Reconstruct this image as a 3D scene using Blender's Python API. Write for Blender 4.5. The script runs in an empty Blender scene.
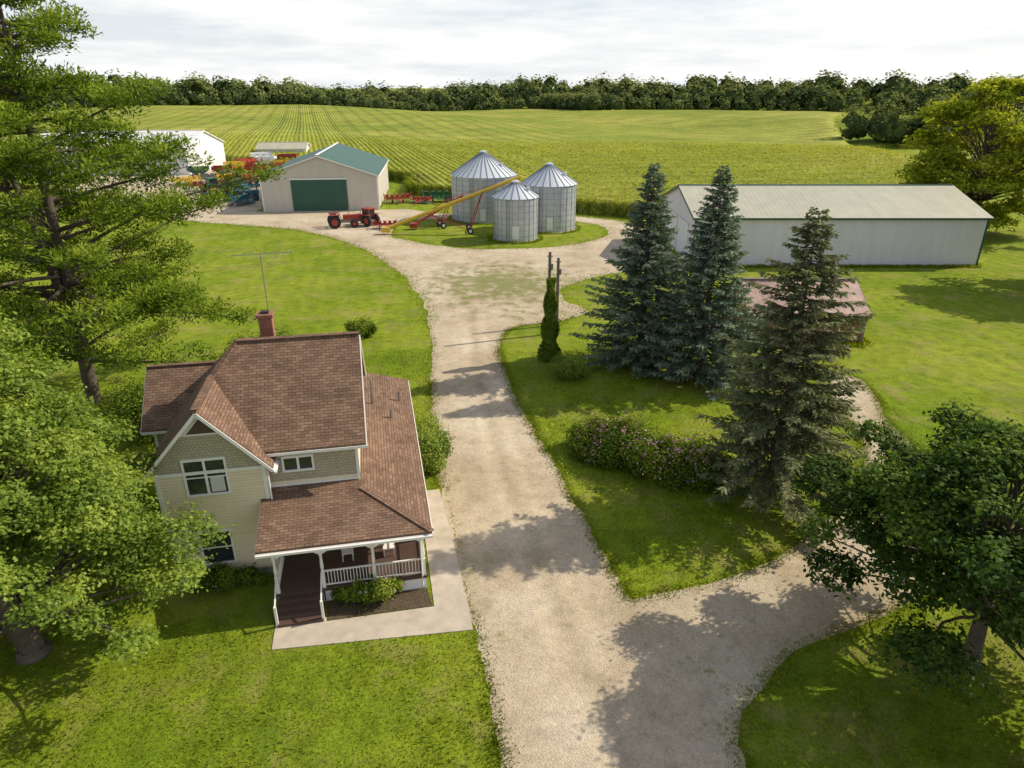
import bpy, math, random
import numpy as np
from mathutils import Vector, Matrix, geometry
random.seed(5); rng=np.random.default_rng(5)
sc=bpy.context.scene
sc.view_settings.view_transform='Standard'; sc.view_settings.look='None'; sc.view_settings.exposure=0
# ------------------------------------------------------------------ materials
def newmat(name):
    m=bpy.data.materials.new(name); m.use_nodes=True
    nt=m.node_tree; nt.nodes.clear()
    o=nt.nodes.new('ShaderNodeOutputMaterial'); return m,nt,o
class NT:
    def __init__(s,nt): s.nt=nt
    def n(s,t,**k):
        x=s.nt.nodes.new(t)
        for a,b in k.items():
            if hasattr(x,a): setattr(x,a,b)
            else: x.inputs[a].default_value=b
        return x
    def l(s,a,b): s.nt.links.new(a,b)
    def math(s,op,a,b=None,c=None,clamp=False):
        x=s.nt.nodes.new('ShaderNodeMath'); x.operation=op; x.use_clamp=clamp
        for i,q in enumerate((a,b,c)):
            if q is None: continue
            if isinstance(q,(int,float)): x.inputs[i].default_value=q
            else: s.l(q,x.inputs[i])
        return x.outputs[0]
    def noise(s,vec,scale,detail=3,rough=.55):
        x=s.nt.nodes.new('ShaderNodeTexNoise'); x.inputs['Scale'].default_value=scale
        x.inputs['Detail'].default_value=detail; x.inputs['Roughness'].default_value=rough
        s.l(vec,x.inputs['Vector']); return x.outputs['Fac']
    def ramp(s,fac,stops):
        x=s.nt.nodes.new('ShaderNodeValToRGB'); e=x.color_ramp.elements
        while len(e)<len(stops): e.new(.5)
        for i,(p,c) in enumerate(stops):
            e[i].position=p; e[i].color=(c[0],c[1],c[2],1) if not isinstance(c,(int,float)) else (c,c,c,1)
        s.l(fac,x.inputs[0]); return x.outputs[0]
    def mix(s,f,a,b,mode='MIX'):
        x=s.nt.nodes.new('ShaderNodeMix'); x.data_type='RGBA'; x.blend_type=mode
        for sock,q in ((x.inputs[0],f),(x.inputs[6],a),(x.inputs[7],b)):
            if isinstance(q,(int,float)): sock.default_value=q
            elif isinstance(q,tuple): sock.default_value=(q[0],q[1],q[2],1)
            else: s.l(q,sock)
        return x.outputs[2]
    def bump(s,h,strength=.5,dist=.02):
        x=s.nt.nodes.new('ShaderNodeBump'); x.inputs['Strength'].default_value=strength
        x.inputs['Distance'].default_value=dist; s.l(h,x.inputs['Height']); return x.outputs[0]
def simple(name,col,rough=.6,metal=0,var=.15,nscale=3.0,kind=None,p=.13,spec=.4):
    m,nt,o=newmat(name); N=NT(nt)
    b=N.n('ShaderNodeBsdfPrincipled'); b.inputs['Roughness'].default_value=rough; b.inputs['Metallic'].default_value=metal
    b.inputs['Specular IOR Level'].default_value=spec
    tc=N.n('ShaderNodeTexCoord'); 
    f1=N.noise(tc.outputs['Object'],nscale,4); f2=N.noise(tc.outputs['Object'],nscale*.17,2)
    f=N.math('ADD',N.math('MULTIPLY',f1,.6),N.math('MULTIPLY',f2,.5))
    dk=tuple(c*(1-var*1.6) for c in col); lt=tuple(min(1,c*(1+var)) for c in col)
    c=N.ramp(f,[(.3,dk),(.75,lt)])
    uv=N.n('ShaderNodeSeparateXYZ'); N.l(tc.outputs['UV'],uv.inputs[0])
    if kind=='lap':
        fr=N.math('FRACT',N.math('DIVIDE',uv.outputs[1],p))
        edge=N.math('LESS_THAN',fr,.16)
        c=N.mix(N.math('MULTIPLY',edge,.35),c,tuple(x*.45 for x in col))
        st=N.n('ShaderNodeMapping'); st.inputs['Scale'].default_value=(.5,7.14,1); N.l(tc.outputs['UV'],st.inputs[0])
        c=N.mix(1.0,c,N.ramp(N.noise(st.outputs[0],1.0,2,.5),[(.3,.93),(.7,1.05)]),'MULTIPLY')
        N.l(N.bump(N.math('SUBTRACT',1.0,fr),.6,.02),b.inputs['Normal'])
    if kind=='rib':
        fr=N.math('FRACT',N.math('DIVIDE',uv.outputs[0],p))
        edge=N.math('LESS_THAN',fr,.14)
        c=N.mix(N.math('MULTIPLY',edge,.2),c,tuple(x*.5 for x in col))
        st=N.n('ShaderNodeMapping'); st.inputs['Scale'].default_value=(1.1,.1,1); N.l(tc.outputs['UV'],st.inputs[0])
        c=N.mix(1.0,c,N.ramp(N.noise(st.outputs[0],1.0,4,.65),[(.3,.93),(.65,1.03)]),'MULTIPLY')
        N.l(N.bump(edge,.8,.03),b.inputs['Normal'])
    if kind=='scale':
        br=N.n('ShaderNodeTexBrick'); br.inputs['Scale'].default_value=1; br.inputs['Brick Width'].default_value=.16
        br.inputs['Row Height'].default_value=.13; br.inputs['Mortar Size'].default_value=.012
        N.l(tc.outputs['UV'],br.inputs['Vector'])
        br.inputs['Color1'].default_value=(.88,.88,.88,1); br.inputs['Color2'].default_value=(1.08,1.08,1.08,1); br.inputs['Mortar'].default_value=(.55,.55,.55,1)
        c=N.mix(1.0,c,br.outputs['Color'],'MULTIPLY')
    if kind=='brick':
        br=N.n('ShaderNodeTexBrick'); br.inputs['Scale'].default_value=1; br.inputs['Brick Width'].default_value=.22
        br.inputs['Row Height'].default_value=.08; br.inputs['Mortar Size'].default_value=.01
        N.l(tc.outputs['UV'],br.inputs['Vector'])
        br.inputs['Color1'].default_value=(.7,.7,.7,1); br.inputs['Color2'].default_value=(1.3,1.2,1.1,1); br.inputs['Mortar'].default_value=(1.5,1.9,2,1)
        c=N.mix(1.0,c,br.outputs['Color'],'MULTIPLY')
    if kind=='boards':
        fr=N.math('FRACT',N.math('DIVIDE',uv.outputs[1],p))
        c=N.mix(N.math('MULTIPLY',N.math('LESS_THAN',fr,.08),.7),c,tuple(x*.2 for x in col))
    N.l(c,b.inputs['Base Color']); N.l(b.outputs[0],o.inputs[0]); return m
def shingle(name,c1,c2,dark):
    m,nt,o=newmat(name); N=NT(nt)
    b=N.n('ShaderNodeBsdfPrincipled'); b.inputs['Roughness'].default_value=.9; b.inputs['Specular IOR Level'].default_value=.2
    tc=N.n('ShaderNodeTexCoord')
    br=N.n('ShaderNodeTexBrick'); br.inputs['Scale'].default_value=1; br.inputs['Brick Width'].default_value=.33
    br.inputs['Row Height'].default_value=.145; br.inputs['Mortar Size'].default_value=.011; br.inputs['Bias'].default_value=0
    N.l(tc.outputs['UV'],br.inputs['Vector'])
    for k,c in (('Color1',c1),('Color2',c2),('Mortar',dark)): br.inputs[k].default_value=(*c,1)
    f=N.noise(tc.outputs['UV'],.9,5); f2=N.noise(tc.outputs['UV'],40,2)
    c=N.mix(1.0,br.outputs['Color'],N.ramp(f,[(.3,.74),(.7,1.17)]),'MULTIPLY')
    c=N.mix(1.0,c,N.ramp(f2,[(.3,.75),(.7,1.25)]),'MULTIPLY')
    N.l(c,b.inputs['Base Color'])
    N.l(N.bump(N.math('SUBTRACT',1.0,br.outputs['Fac']),.7,.02),b.inputs['Normal'])
    N.l(b.outputs[0],o.inputs[0]); return m
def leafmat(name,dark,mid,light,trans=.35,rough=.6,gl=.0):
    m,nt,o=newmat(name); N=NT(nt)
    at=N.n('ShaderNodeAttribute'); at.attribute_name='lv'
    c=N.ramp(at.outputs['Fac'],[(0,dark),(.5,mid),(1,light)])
    d=N.n('ShaderNodeBsdfDiffuse'); t=N.n('ShaderNodeBsdfTranslucent')
    N.l(c,d.inputs['Color'])
    tcol=N.mix(1.0,c,(1.3,1.2,.5),'MULTIPLY'); N.l(tcol,t.inputs['Color'])
    ms=N.n('ShaderNodeMixShader'); ms.inputs[0].default_value=trans; N.l(d.outputs[0],ms.inputs[1]); N.l(t.outputs[0],ms.inputs[2])
    if gl>0:
        g=N.n('ShaderNodeBsdfGlossy'); g.inputs['Roughness'].default_value=rough
        m2=N.n('ShaderNodeMixShader'); m2.inputs[0].default_value=gl; N.l(ms.outputs[0],m2.inputs[1]); N.l(g.outputs[0],m2.inputs[2]); ms=m2
    N.l(ms.outputs[0],o.inputs[0]); return m
# ------------------------------------------------------------------ mesh helpers
def link(o,parent=None):
    sc.collection.objects.link(o)
    if parent: o.parent=parent
    return o
def empty(name,loc=(0,0,0),rz=0):
    e=bpy.data.objects.new(name,None); e.location=loc; e.rotation_euler=(0,0,rz); e.empty_display_size=.5
    return link(e)
class P:
    def __init__(s): s.v=[];s.f=[]
    def poly(s,pts):
        i=len(s.v); s.v+= [tuple(p) for p in pts]; s.f.append(list(range(i,i+len(pts))))
    def box(s,x0,x1,y0,y1,z0,z1):
        i=len(s.v); s.v+=[(x0,y0,z0),(x1,y0,z0),(x1,y1,z0),(x0,y1,z0),(x0,y0,z1),(x1,y0,z1),(x1,y1,z1),(x0,y1,z1)]
        for q in ((0,3,2,1),(4,5,6,7),(0,1,5,4),(1,2,6,5),(2,3,7,6),(3,0,4,7)): s.f.append([i+k for k in q])
    def slab(s,pts,t):
        n=len(pts); i=len(s.v); s.v+=[tuple(p) for p in pts]+[(p[0],p[1],p[2]-t) for p in pts]
        s.f.append(list(range(i,i+n))); s.f.append([i+n+k for k in reversed(range(n))])
        for k in range(n): s.f.append([i+k,i+n+k,i+n+(k+1)%n,i+(k+1)%n])
    def beam(s,p,q,w,h):
        p=Vector(p);q=Vector(q);d=(q-p).normalized(); up=Vector((0,0,1))
        if abs(d.z)>.99: up=Vector((0,1,0))
        a=d.cross(up).normalized()*w/2; b=a.normalized().cross(d).normalized()*h/2
        i=len(s.v)
        for c in (p,q):
            for k,l in ((-1,-1),(1,-1),(1,1),(-1,1)): s.v.append(tuple(c+a*k+b*l))
        for qd in ((0,1,2,3),(7,6,5,4),(0,4,5,1),(1,5,6,2),(2,6,7,3),(3,7,4,0)): s.f.append([i+k for k in qd])
    def cyl(s,p,q,r0,r1=None,n=10,cap=True):
        if r1 is None: r1=r0
        p=Vector(p);q=Vector(q);d=(q-p).normalized(); up=Vector((0,0,1)) if abs(d.z)<.95 else Vector((1,0,0))
        a=d.cross(up).normalized(); b=d.cross(a).normalized(); i=len(s.v)
        for c,r in ((p,r0),(q,r1)):
            for k in range(n):
                t=2*math.pi*k/n; s.v.append(tuple(c+(a*math.cos(t)+b*math.sin(t))*r))
        for k in range(n): s.f.append([i+k,i+(k+1)%n,i+n+(k+1)%n,i+n+k])
        if cap: s.f.append([i+k for k in reversed(range(n))]); s.f.append([i+n+k for k in range(n)])
    def make(s,name,mat,parent=None,off=(0,0,0),smooth=False):
        me=bpy.data.meshes.new(name)
        vs=[(v[0]-off[0],v[1]-off[1],v[2]-off[2]) for v in s.v]
        me.from_pydata(vs,[],s.f); me.materials.append(mat)
        uv=me.uv_layers.new(name='UVMap')
        for p in me.polygons:
            n=p.normal; h=Vector((0,0,1)).cross(n)
            if h.length<.05: h=Vector((1,0,0)); w=Vector((0,1,0))
            else:
                h.normalize(); w=n.cross(h)
            for li in p.loop_indices:
                co=me.vertices[me.loops[li].vertex_index].co; uv.data[li].uv=(co.dot(h)+100,co.dot(w)+100)
            p.use_smooth=smooth
        return link(bpy.data.objects.new(name,me),parent)
def norm(a): return a/(np.linalg.norm(a,axis=1,keepdims=True)+1e-9)
def leafmesh(name,C,A,B,val,mat,parent=None):
    n=len(C); V=np.empty((n,4,3),dtype=np.float32); V[:,0]=C-A;V[:,1]=C+B;V[:,2]=C+A;V[:,3]=C-B
    me=bpy.data.meshes.new(name); me.vertices.add(4*n); me.vertices.foreach_set('co',V.ravel())
    me.loops.add(4*n); me.loops.foreach_set('vertex_index',np.arange(4*n,dtype=np.int32))
    me.polygons.add(n); me.polygons.foreach_set('loop_start',np.arange(0,4*n,4,dtype=np.int32))
    me.update(calc_edges=True)
    at=me.attributes.new('lv','FLOAT','FACE'); at.data.foreach_set('value',np.clip(val,0,1).astype(np.float32))
    me.materials.append(mat); return link(bpy.data.objects.new(name,me),parent)
def leaves(name,C,Nn,L,W,val,mat,parent=None):
    n=len(C); r=rng.normal(size=(n,3)); a=norm(np.cross(Nn,r)); b=norm(np.cross(Nn,a))
    L=np.broadcast_to(np.asarray(L,dtype=float),(n,)); W=np.broadcast_to(np.asarray(W,dtype=float),(n,))
    return leafmesh(name,C,a*L[:,None]/2,b*W[:,None]/2,val,mat,parent)
# ------------------------------------------------------------------ mats
M_bark=simple('bark',(.13,.105,.08),.95,var=.3,nscale=6)
M_barkp=simple('pine_bark',(.11,.085,.065),.95,var=.3,nscale=5)
M_siding=simple('lap_siding',(.80,.68,.485),.6,var=.04,kind='lap',p=.14)
M_scale=simple('scallop_shingle_siding',(.47,.42,.30),.7,var=.05,kind='scale')
M_white=simple('white_trim',(.82,.79,.75),.5,var=.04)
M_shing=shingle('brown_asphalt_shingles',(.17,.102,.068),(.265,.168,.115),(.072,.043,.03))
M_deck=simple('brown_deck_paint',(.10,.06,.045),.55,var=.15,kind='boards',p=.14)
M_glass=simple('window_glass',(.03,.035,.04),.06,var=.1,spec=1.0)
M_blind=simple('window_blind',(.6,.58,.52),.8,var=.05)
M_brick=simple('chimney_brick',(.25,.10,.07),.9,var=.1,kind='brick')
M_conc=simple('concrete',(.50,.43,.34),.85,var=.2,nscale=1.6)
M_found=simple('foundation',(.35,.33,.3),.9,var=.1)
M_wallg=simple('beige_steel_wall',(.60,.55,.48),.5,var=.04,kind='rib',p=.3)
M_wallb=simple('white_steel_wall',(.76,.72,.77),.5,var=.03,kind='rib',p=.3)
M_green=simple('green_steel',(.035,.11,.08),.45,var=.06,kind='rib',p=.3)
M_roofl=simple('beige_steel_roof',(.48,.46,.35),.45,var=.10,nscale=.6,kind='rib',p=.6)
M_wsh=simple('white_steel',(.80,.80,.80),.5,var=.03,kind='rib',p=.6)
M_galv=simple('galvanized_steel',(.50,.53,.57),.45,.55,var=.12,nscale=1.2)
M_galvd=simple('galvanized_ribs',(.22,.26,.31),.5,.5,var=.1)
M_galvr=simple('galvanized_roof',(.70,.73,.76),.4,.35,var=.08)
M_red=simple('red_paint',(.36,.05,.035),.5,var=.25)
M_yel=simple('yellow_paint',(.66,.44,.05),.45,var=.15)
M_grn=simple('green_paint',(.02,.12,.04),.45,var=.15)
M_blue=simple('blue_paint',(.03,.12,.15),.45,var=.2)
M_tire=simple('tire_rubber',(.03,.03,.03),.85,var=.2)
M_metal=simple('grey_metal',(.25,.25,.26),.5,.5,var=.15)
M_wood=simple('weathered_wood',(.20,.165,.13),.9,var=.25)
M_barn=simple('barn_red_boards',(.26,.11,.08),.8,var=.15,kind='rib',p=.25)
M_rust=simple('rusty_roof_steel',(.46,.31,.26),.7,var=.3,nscale=1.2,kind='rib',p=.5)
LM_maple=leafmat('maple_leaves',(.022,.055,.008),(.072,.14,.015),(.18,.27,.03),.42,gl=.015)
LM_light=leafmat('light_green_leaves',(.07,.13,.015),(.20,.29,.035),(.38,.45,.075),.45,gl=.015)
LM_yel=leafmat('yellow_green_leaves',(.17,.22,.02),(.36,.42,.04),(.54,.54,.08),.45)
LM_spr=leafmat('spruce_needles',(.06,.095,.07),(.155,.215,.15),(.31,.37,.27),.2)
LM_spr2=leafmat('fir_needles',(.055,.075,.04),(.16,.185,.09),(.33,.34,.18),.22)
LM_pine=leafmat('pine_needles',(.045,.09,.012),(.15,.235,.025),(.35,.42,.06),.35)
LM_bush=leafmat('shrub_leaves',(.045,.085,.012),(.13,.20,.025),(.28,.34,.055),.38)
LM_flow=leafmat('flowers',(.38,.12,.30),(.55,.25,.42),(.65,.45,.55),.3)
LM_wood=leafmat('woods_leaves',(.045,.07,.033),(.13,.175,.062),(.29,.31,.11),.25)  # paler leaf colours, slight distance haze mixed into them
LM_corn=leafmat('corn_leaves',(.13,.19,.025),(.35,.38,.05),(.58,.53,.13),.35)
LM_grass=leafmat('grass_blades',(.085,.125,.010),(.195,.25,.017),(.34,.37,.05),.4)
# ------------------------------------------------------------------ terrain
def sst(a,b,x): 
    t=np.clip((x-a)/(b-a),0,1); return t*t*(3-2*t)
FX=[-3000,-900,-420,-140,30,60,230,330,700,3000]; FY=[560,560,612,700,705,590,520,402,362,362]
def hgt(x,y):
    w=sst(190,330,y)*(1-sst(900,1200,y))
    f=np.interp(x,FX,FY)
    return w*(2.2*np.sin(x/70+1.2+y/160)+1.8*np.sin(y/75+x/190+.5)+1.0*np.sin(x/31+y/50))+ (9.5+2.5*np.sin(x/130)+1.5*np.sin(x/57+1))*sst(5,190,y-f)
def terr(x,y): return hgt(np.asarray(x,float),np.asarray(y,float))
def axis(lo,hi,c,near,g):
    a=[0.];s=near
    while a[-1]<hi-c: a.append(a[-1]+s); s*=g
    b=[0.];s=near
    while b[-1]>lo-c: b.append(b[-1]-s); s*=g
    return np.array(sorted(set(b+a)))+c
xs=axis(-3500,3500,0,4,1.03); ys=axis(-80,5000,60,4,1.025)
X,Y=np.meshgrid(xs,ys); Z=hgt(X,Y)
def gridmesh(name,X,Y,Z,mat,mask=None):
    h,w=X.shape; v=np.stack([X.ravel(),Y.ravel(),Z.ravel()],1)
    i=np.arange(h*w).reshape(h,w); q=np.stack([i[:-1,:-1],i[:-1,1:],i[1:,1:],i[1:,:-1]],-1).reshape(-1,4)
    me=bpy.data.meshes.new(name); me.from_pydata(v.tolist(),[],q.tolist()); me.materials.append(mat)
    for p in me.polygons: p.use_smooth=True
    return link(bpy.data.objects.new(name,me))
m,nt,o=newmat('lawn_ground'); N=NT(nt); b=N.n('ShaderNodeBsdfPrincipled'); b.inputs['Roughness'].default_value=.95; b.inputs['Specular IOR Level'].default_value=.05
ge=N.n('ShaderNodeNewGeometry'); pos=ge.outputs['Position']
f1=N.noise(pos,.09,4); f2=N.noise(pos,1.1,5,.65); f3=N.noise(pos,7,5,.75)
c=N.ramp(f1,[(.3,(.145,.215,.013)),(.5,(.205,.265,.019)),(.72,(.275,.31,.036))])
sx=N.n('ShaderNodeSeparateXYZ'); N.l(pos,sx.inputs[0])
mw=N.math('SINE',N.math('ADD',N.math('MULTIPLY',sx.outputs[0],3.3),N.math('ADD',N.math('MULTIPLY',sx.outputs[1],.75),N.math('MULTIPLY',f1,5))))
c=N.mix(1.0,c,N.ramp(N.math('MULTIPLY_ADD',mw,.5,.5),[(0,.95),(1,1.03)]),'MULTIPLY')
c=N.mix(1.0,c,N.ramp(f2,[(.25,.55),(.5,1.0),(.75,1.27)]),'MULTIPLY')
c=N.mix(1.0,c,N.ramp(f3,[(.25,.46),(.5,1.0),(.75,1.45)]),'MULTIPLY')
f4=N.noise(pos,.28,6,.78)
c=N.mix(N.ramp(f4,[(.50,0.),(.66,.8)]),c,(.31,.265,.09))
f6=N.noise(pos,.16,6,.75)
c=N.mix(N.ramp(f6,[(.50,0.),(.66,.6)]),c,(.10,.165,.016))
N.l(c,b.inputs['Base Color']); N.l(N.bump(f3,1.0,.08),b.inputs['Normal']); N.l(b.outputs[0],o.inputs[0]); M_lawn=m
gridmesh('ground',X,Y,Z,M_lawn)
# ------------------------------------------------------------------ gravel
outer=[(6.8,2),(7.0,10),(7.3,14.5),(7.7,16.8),(9,18.2),(10.8,20.0),(13,21),(16.1,22.4),(20,25),(23,29),(24.3,34),(24.6,40),(26,46),(24,48),(22.5,44),(22.0,39.5),(21.2,36),(18.8,32.2),(15.7,28.8),(12.4,25.9),(9.1,24.2),(6.3,23.4),(5.0,23.1),(4.6,24.6),(3.5,29.7),(1.7,37.3),(-.15,45.8),(-1,53.1),(-.6,57.3),(.9,59.3),(4.5,60.7),(7.5,64.0),(5.3,67.6),(5.4,72),(10.2,77.4),(15.4,80),(20.8,81),(20.9,99),(19.5,110),(11.5,116.5),(2,119),(-12,120),(-18,124),(-23,124),(-30,124.5),(-44,123.8),(-49,150),(-52,180),(-70,196),(-98,192),(-103,160),(-82,137),(-61.7,118.2),(-50.4,111.6),(-41.4,108.5),(-32.3,104.5),(-22.7,95.4),(-14.9,82.6),(-10.4,71.3),(-7.7,61),(-6,46.7),(-4.9,37.3),(-3.9,31.6),(-2.8,26),(-1.6,21.3),(-1.3,20.2),(-.5,16.8),(-.2,13),(.3,2)]
hole=[(-17.5,111.6),(-17.5,100.5),(-9.8,93.4),(-3,91.6),(6.6,93.3),(13.6,100),(14.0,108),(8,113.5),(-2,115.5),(-12,114.5)]
def smoothpoly(pts,step=.25,amp=.09,seed=0):
    n=len(pts); out=[]
    for i in range(n):
        p0,p1,p2,p3=[Vector(pts[(i+k)%n]) for k in (-1,0,1,2)]
        L=(p2-p1).length; st=step*(1 if p1.y<60 else 3.5); k=max(1,int(L/st))
        for j in range(k):
            t=j/k
            q=.5*((2*p1)+(p2-p0)*t+(2*p0-5*p1+4*p2-p3)*t*t+(3*p1-p0-3*p2+p3)*t**3)
            out.append(q)
    r=random.Random(seed); res=[]; s1=0
    for q in out:
        s1=.6*s1+r.uniform(-1,1)*amp*(1 if q.y<60 else 2.2); res.append((q.x+s1,q.y+s1*.6))
    return res
def flatmesh(name,loops,z,mat):
    fl=[[Vector((p[0],p[1],0)) for p in l] for l in loops]
    tris=geometry.tessellate_polygon(fl); v=[(p.x,p.y,z) for l in fl for p in l]
    fs=[]
    for t in tris:
        a,b_,c_=[Vector(v[k]) for k in t]
        nz=(b_-a).cross(c_-a).z
        fs.append(list(t) if nz>0 else list(reversed(t)))
    me=bpy.data.meshes.new(name); me.from_pydata(v,[],fs); me.materials.append(mat)
    return link(bpy.data.objects.new(name,me))
m,nt,o=newmat('gravel'); N=NT(nt); b=N.n('ShaderNodeBsdfPrincipled'); b.inputs['Roughness'].default_value=.95; b.inputs['Specular IOR Level'].default_value=.12
ge=N.n('ShaderNodeNewGeometry'); pos=ge.outputs['Position']
f1=N.noise(pos,.17,5,.62); f2=N.noise(pos,1.5,6,.72); f3=N.noise(pos,26,4,.85)
vo=N.n('ShaderNodeTexVoronoi'); vo.inputs['Scale'].default_value=19; N.l(pos,vo.inputs['Vector'])
c=N.ramp(f1,[(.32,(.41,.325,.22)),(.5,(.53,.435,.315)),(.68,(.605,.52,.395))])
c=N.mix(1.0,c,N.ramp(f2,[(.25,.72),(.5,1.0),(.75,1.14)]),'MULTIPLY')
c=N.mix(1.0,c,N.ramp(f3,[(.3,.66),(.5,1.0),(.7,1.25)]),'MULTIPLY')
c=N.mix(.5,c,N.mix(1.0,c,N.ramp(vo.outputs['Color'],[(0,.6),(1,1.35)]),'MULTIPLY'))
sx=N.n('ShaderNodeSeparateXYZ'); N.l(pos,sx.inputs[0]); x_,y_=sx.outputs[0],sx.outputs[1]
xc=N.math('ADD',N.math('SUBTRACT',N.math('MULTIPLY',N.math('MULTIPLY',y_,y_),.0022),N.math('MULTIPLY',y_,.33)),N.math('ADD',7.9,N.math('MULTIPLY',f1,.8)))
u=N.math('ABSOLUTE',N.math('SUBTRACT',x_,xc))
tr=N.math('SUBTRACT',1.0,N.math('DIVIDE',N.math('ABSOLUTE',N.math('SUBTRACT',u,.85)),.5),clamp=True)
near=N.math('LESS_THAN',y_,64.)
tr=N.math('MULTIPLY',tr,near)
c=N.mix(N.math('MULTIPLY',tr,.5),c,N.mix(1.0,c,(1.22,1.2,1.17),'MULTIPLY'))
mid=N.math('MULTIPLY',N.math('SUBTRACT',1.0,N.math('DIVIDE',u,.45),clamp=True),near)
c=N.mix(N.math('MULTIPLY',mid,.45),c,N.mix(1.0,c,(.72,.72,.64),'MULTIPLY'))
outr=N.math('MULTIPLY',N.math('MULTIPLY',N.math('SUBTRACT',N.math('MULTIPLY',u,.5),.8),1.0,clamp=True),near)
c=N.mix(N.math('MULTIPLY',outr,.4),c,N.mix(1.0,c,(.80,.79,.72),'MULTIPLY'))
vd=N.n('ShaderNodeVectorMath'); vd.operation='DISTANCE'; N.l(pos,vd.inputs[0]); vd.inputs[1].default_value=(-1,74,0)
w=N.math('SUBTRACT',1.0,N.math('DIVIDE',vd.outputs['Value'],16.0),clamp=True)
f5=N.noise(pos,.75,5,.75)
c=N.mix(N.math('MULTIPLY',N.ramp(N.math('ADD',N.noise(pos,.3,5,.7),N.math('MULTIPLY',w,.15)),[(.55,0.),(.7,1.)]),.5),c,(.29,.225,.14))
wk=N.math('MULTIPLY',N.ramp(N.math('ADD',N.math('ADD',f5,N.math('MULTIPLY',w,.29)),N.math('MULTIPLY',outr,.05)),[(.62,0.),(.74,1.)]),.8)
c=N.mix(wk,c,(.17,.19,.045))
N.l(c,b.inputs['Base Color']); N.l(N.bump(N.math('ADD',f3,vo.outputs['Distance']),.6,.03),b.inputs['Normal']); N.l(b.outputs[0],o.inputs[0]); M_grav=m
OUT=smoothpoly(outer,seed=3); HOL=smoothpoly(hole,seed=4)
flatmesh('gravel_driveway',[OUT,HOL],.004,M_grav)
def inside(px,py,poly):
    c=np.zeros(len(px),bool); n=len(poly); j=n-1
    for i in range(n):
        xi,yi=poly[i];xj,yj=poly[j]
        if yi!=yj: c^=((yi>py)!=(yj>py))&(px<(xj-xi)*(py-yi)/(yj-yi)+xi)
        j=i
    return c
# ------------------------------------------------------------------ corn
corn=[(-520,300),(-135,238),(-104,207),(-66,198),(-40,176),(-22,160),(-21,142),(-13,138),(11.5,120.5),(21,115),(66,113),(90,140),(112,199),(140,298),(175,400),(215,470),(215,520),(60,580),(25,700),(-140,690),(-420,605),(-600,560)]
m,nt,o=newmat('corn_canopy'); N=NT(nt); b=N.n('ShaderNodeBsdfPrincipled'); b.inputs['Roughness'].default_value=.9; b.inputs['Specular IOR Level'].default_value=.1
ge=N.n('ShaderNodeNewGeometry'); pos=ge.outputs['Position']; sx=N.n('ShaderNodeSeparateXYZ'); N.l(pos,sx.inputs[0]); x_,y_=sx.outputs[0],sx.outputs[1]
ra=N.math('ADD',N.math('MULTIPLY',x_,.96),N.math('MULTIPLY',y_,.27))
rb=N.math('ADD',N.math('SUBTRACT',N.math('MULTIPLY',y_,.985),N.math('MULTIPLY',x_,.17)),N.math('MULTIPLY',N.math('SINE',N.math('DIVIDE',x_,45)),4))
kk=N.math('GREATER_THAN',N.math('SUBTRACT',x_,N.math('MULTIPLY',N.math('SUBTRACT',y_,130),.12)),4)
rw=N.math('ADD',N.math('MULTIPLY',ra,N.math('SUBTRACT',1.0,kk)),N.math('MULTIPLY',rb,kk))
s1=N.math('SINE',N.math('MULTIPLY',rw,2*math.pi/1.52)); s2=N.math('SINE',N.math('ADD',N.math('MULTIPLY',rw,2*math.pi/9.1),N.math('MULTIPLY',N.noise(pos,.05,3),2.5))); 
f1=N.noise(pos,.012,4); f2=N.noise(pos,.6,5,.7); f3=N.noise(pos,.06,5,.65)
c=N.ramp(f1,[(.32,(.20,.26,.03)),(.5,(.29,.325,.045)),(.68,(.40,.38,.08))])
c=N.mix(1.0,c,N.ramp(N.math('MULTIPLY_ADD',s1,.5,.5),[(.0,.52),(.5,1.05)]),'MULTIPLY')
c=N.mix(1.0,c,N.ramp(N.math('MULTIPLY_ADD',s2,.5,.5),[(.0,.80),(.4,1.04)]),'MULTIPLY')
c=N.mix(1.0,c,N.ramp(f2,[(.25,.6),(.7,1.28)]),'MULTIPLY')
c=N.mix(1.0,c,N.ramp(f3,[(.3,.74),(.7,1.2)]),'MULTIPLY')
N.l(c,b.inputs['Base Color']); N.l(N.bump(N.math('ADD',f2,N.math('MULTIPLY',s1,.25)),.6,.4),b.inputs['Normal']); N.l(b.outputs[0],o.inputs[0]); M_corn=m
gx=np.arange(-610,240,5.0); gy=np.arange(108,720,5.0)
cornE=empty('corn_field')
import bmesh
bm=bmesh.new(); GX,GY=np.meshgrid(gx,gy); hh,ww=GX.shape
vv=[bm.verts.new((x,y,0)) for x,y in zip(GX.ravel(),GY.ravel())]
cx=(GX[:-1,:-1]+2.5).ravel(); cy=(GY[:-1,:-1]+2.5).ravel(); ins=inside(cx,cy,corn).reshape(hh-1,ww-1)
for i in range(hh-1):
    for j in range(ww-1):
        if ins[i,j]: bm.faces.new((vv[i*ww+j],vv[i*ww+j+1],vv[(i+1)*ww+j+1],vv[(i+1)*ww+j]))
bmesh.ops.delete(bm,geom=[v for v in bm.verts if not v.link_faces],context='VERTS')
segs=[(Vector((*corn[i],0)),Vector((*corn[(i+1)%len(corn)],0))) for i in range(len(corn))]
be=[e for e in bm.edges if e.is_boundary]
for v in {v for e in be for v in e.verts}:
    best=None
    for a,b2 in segs:
        d=b2-a; t=max(0,min(1,(v.co-a).dot(d)/d.length_squared)); q=a+d*t; L=(q-v.co).length
        if best is None or L<best[0]: best=(L,q)
    if best[0]<7: v.co=best[1]
for v in bm.verts: v.co.z=float(terr(v.co.x,v.co.y))+1.95
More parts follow.
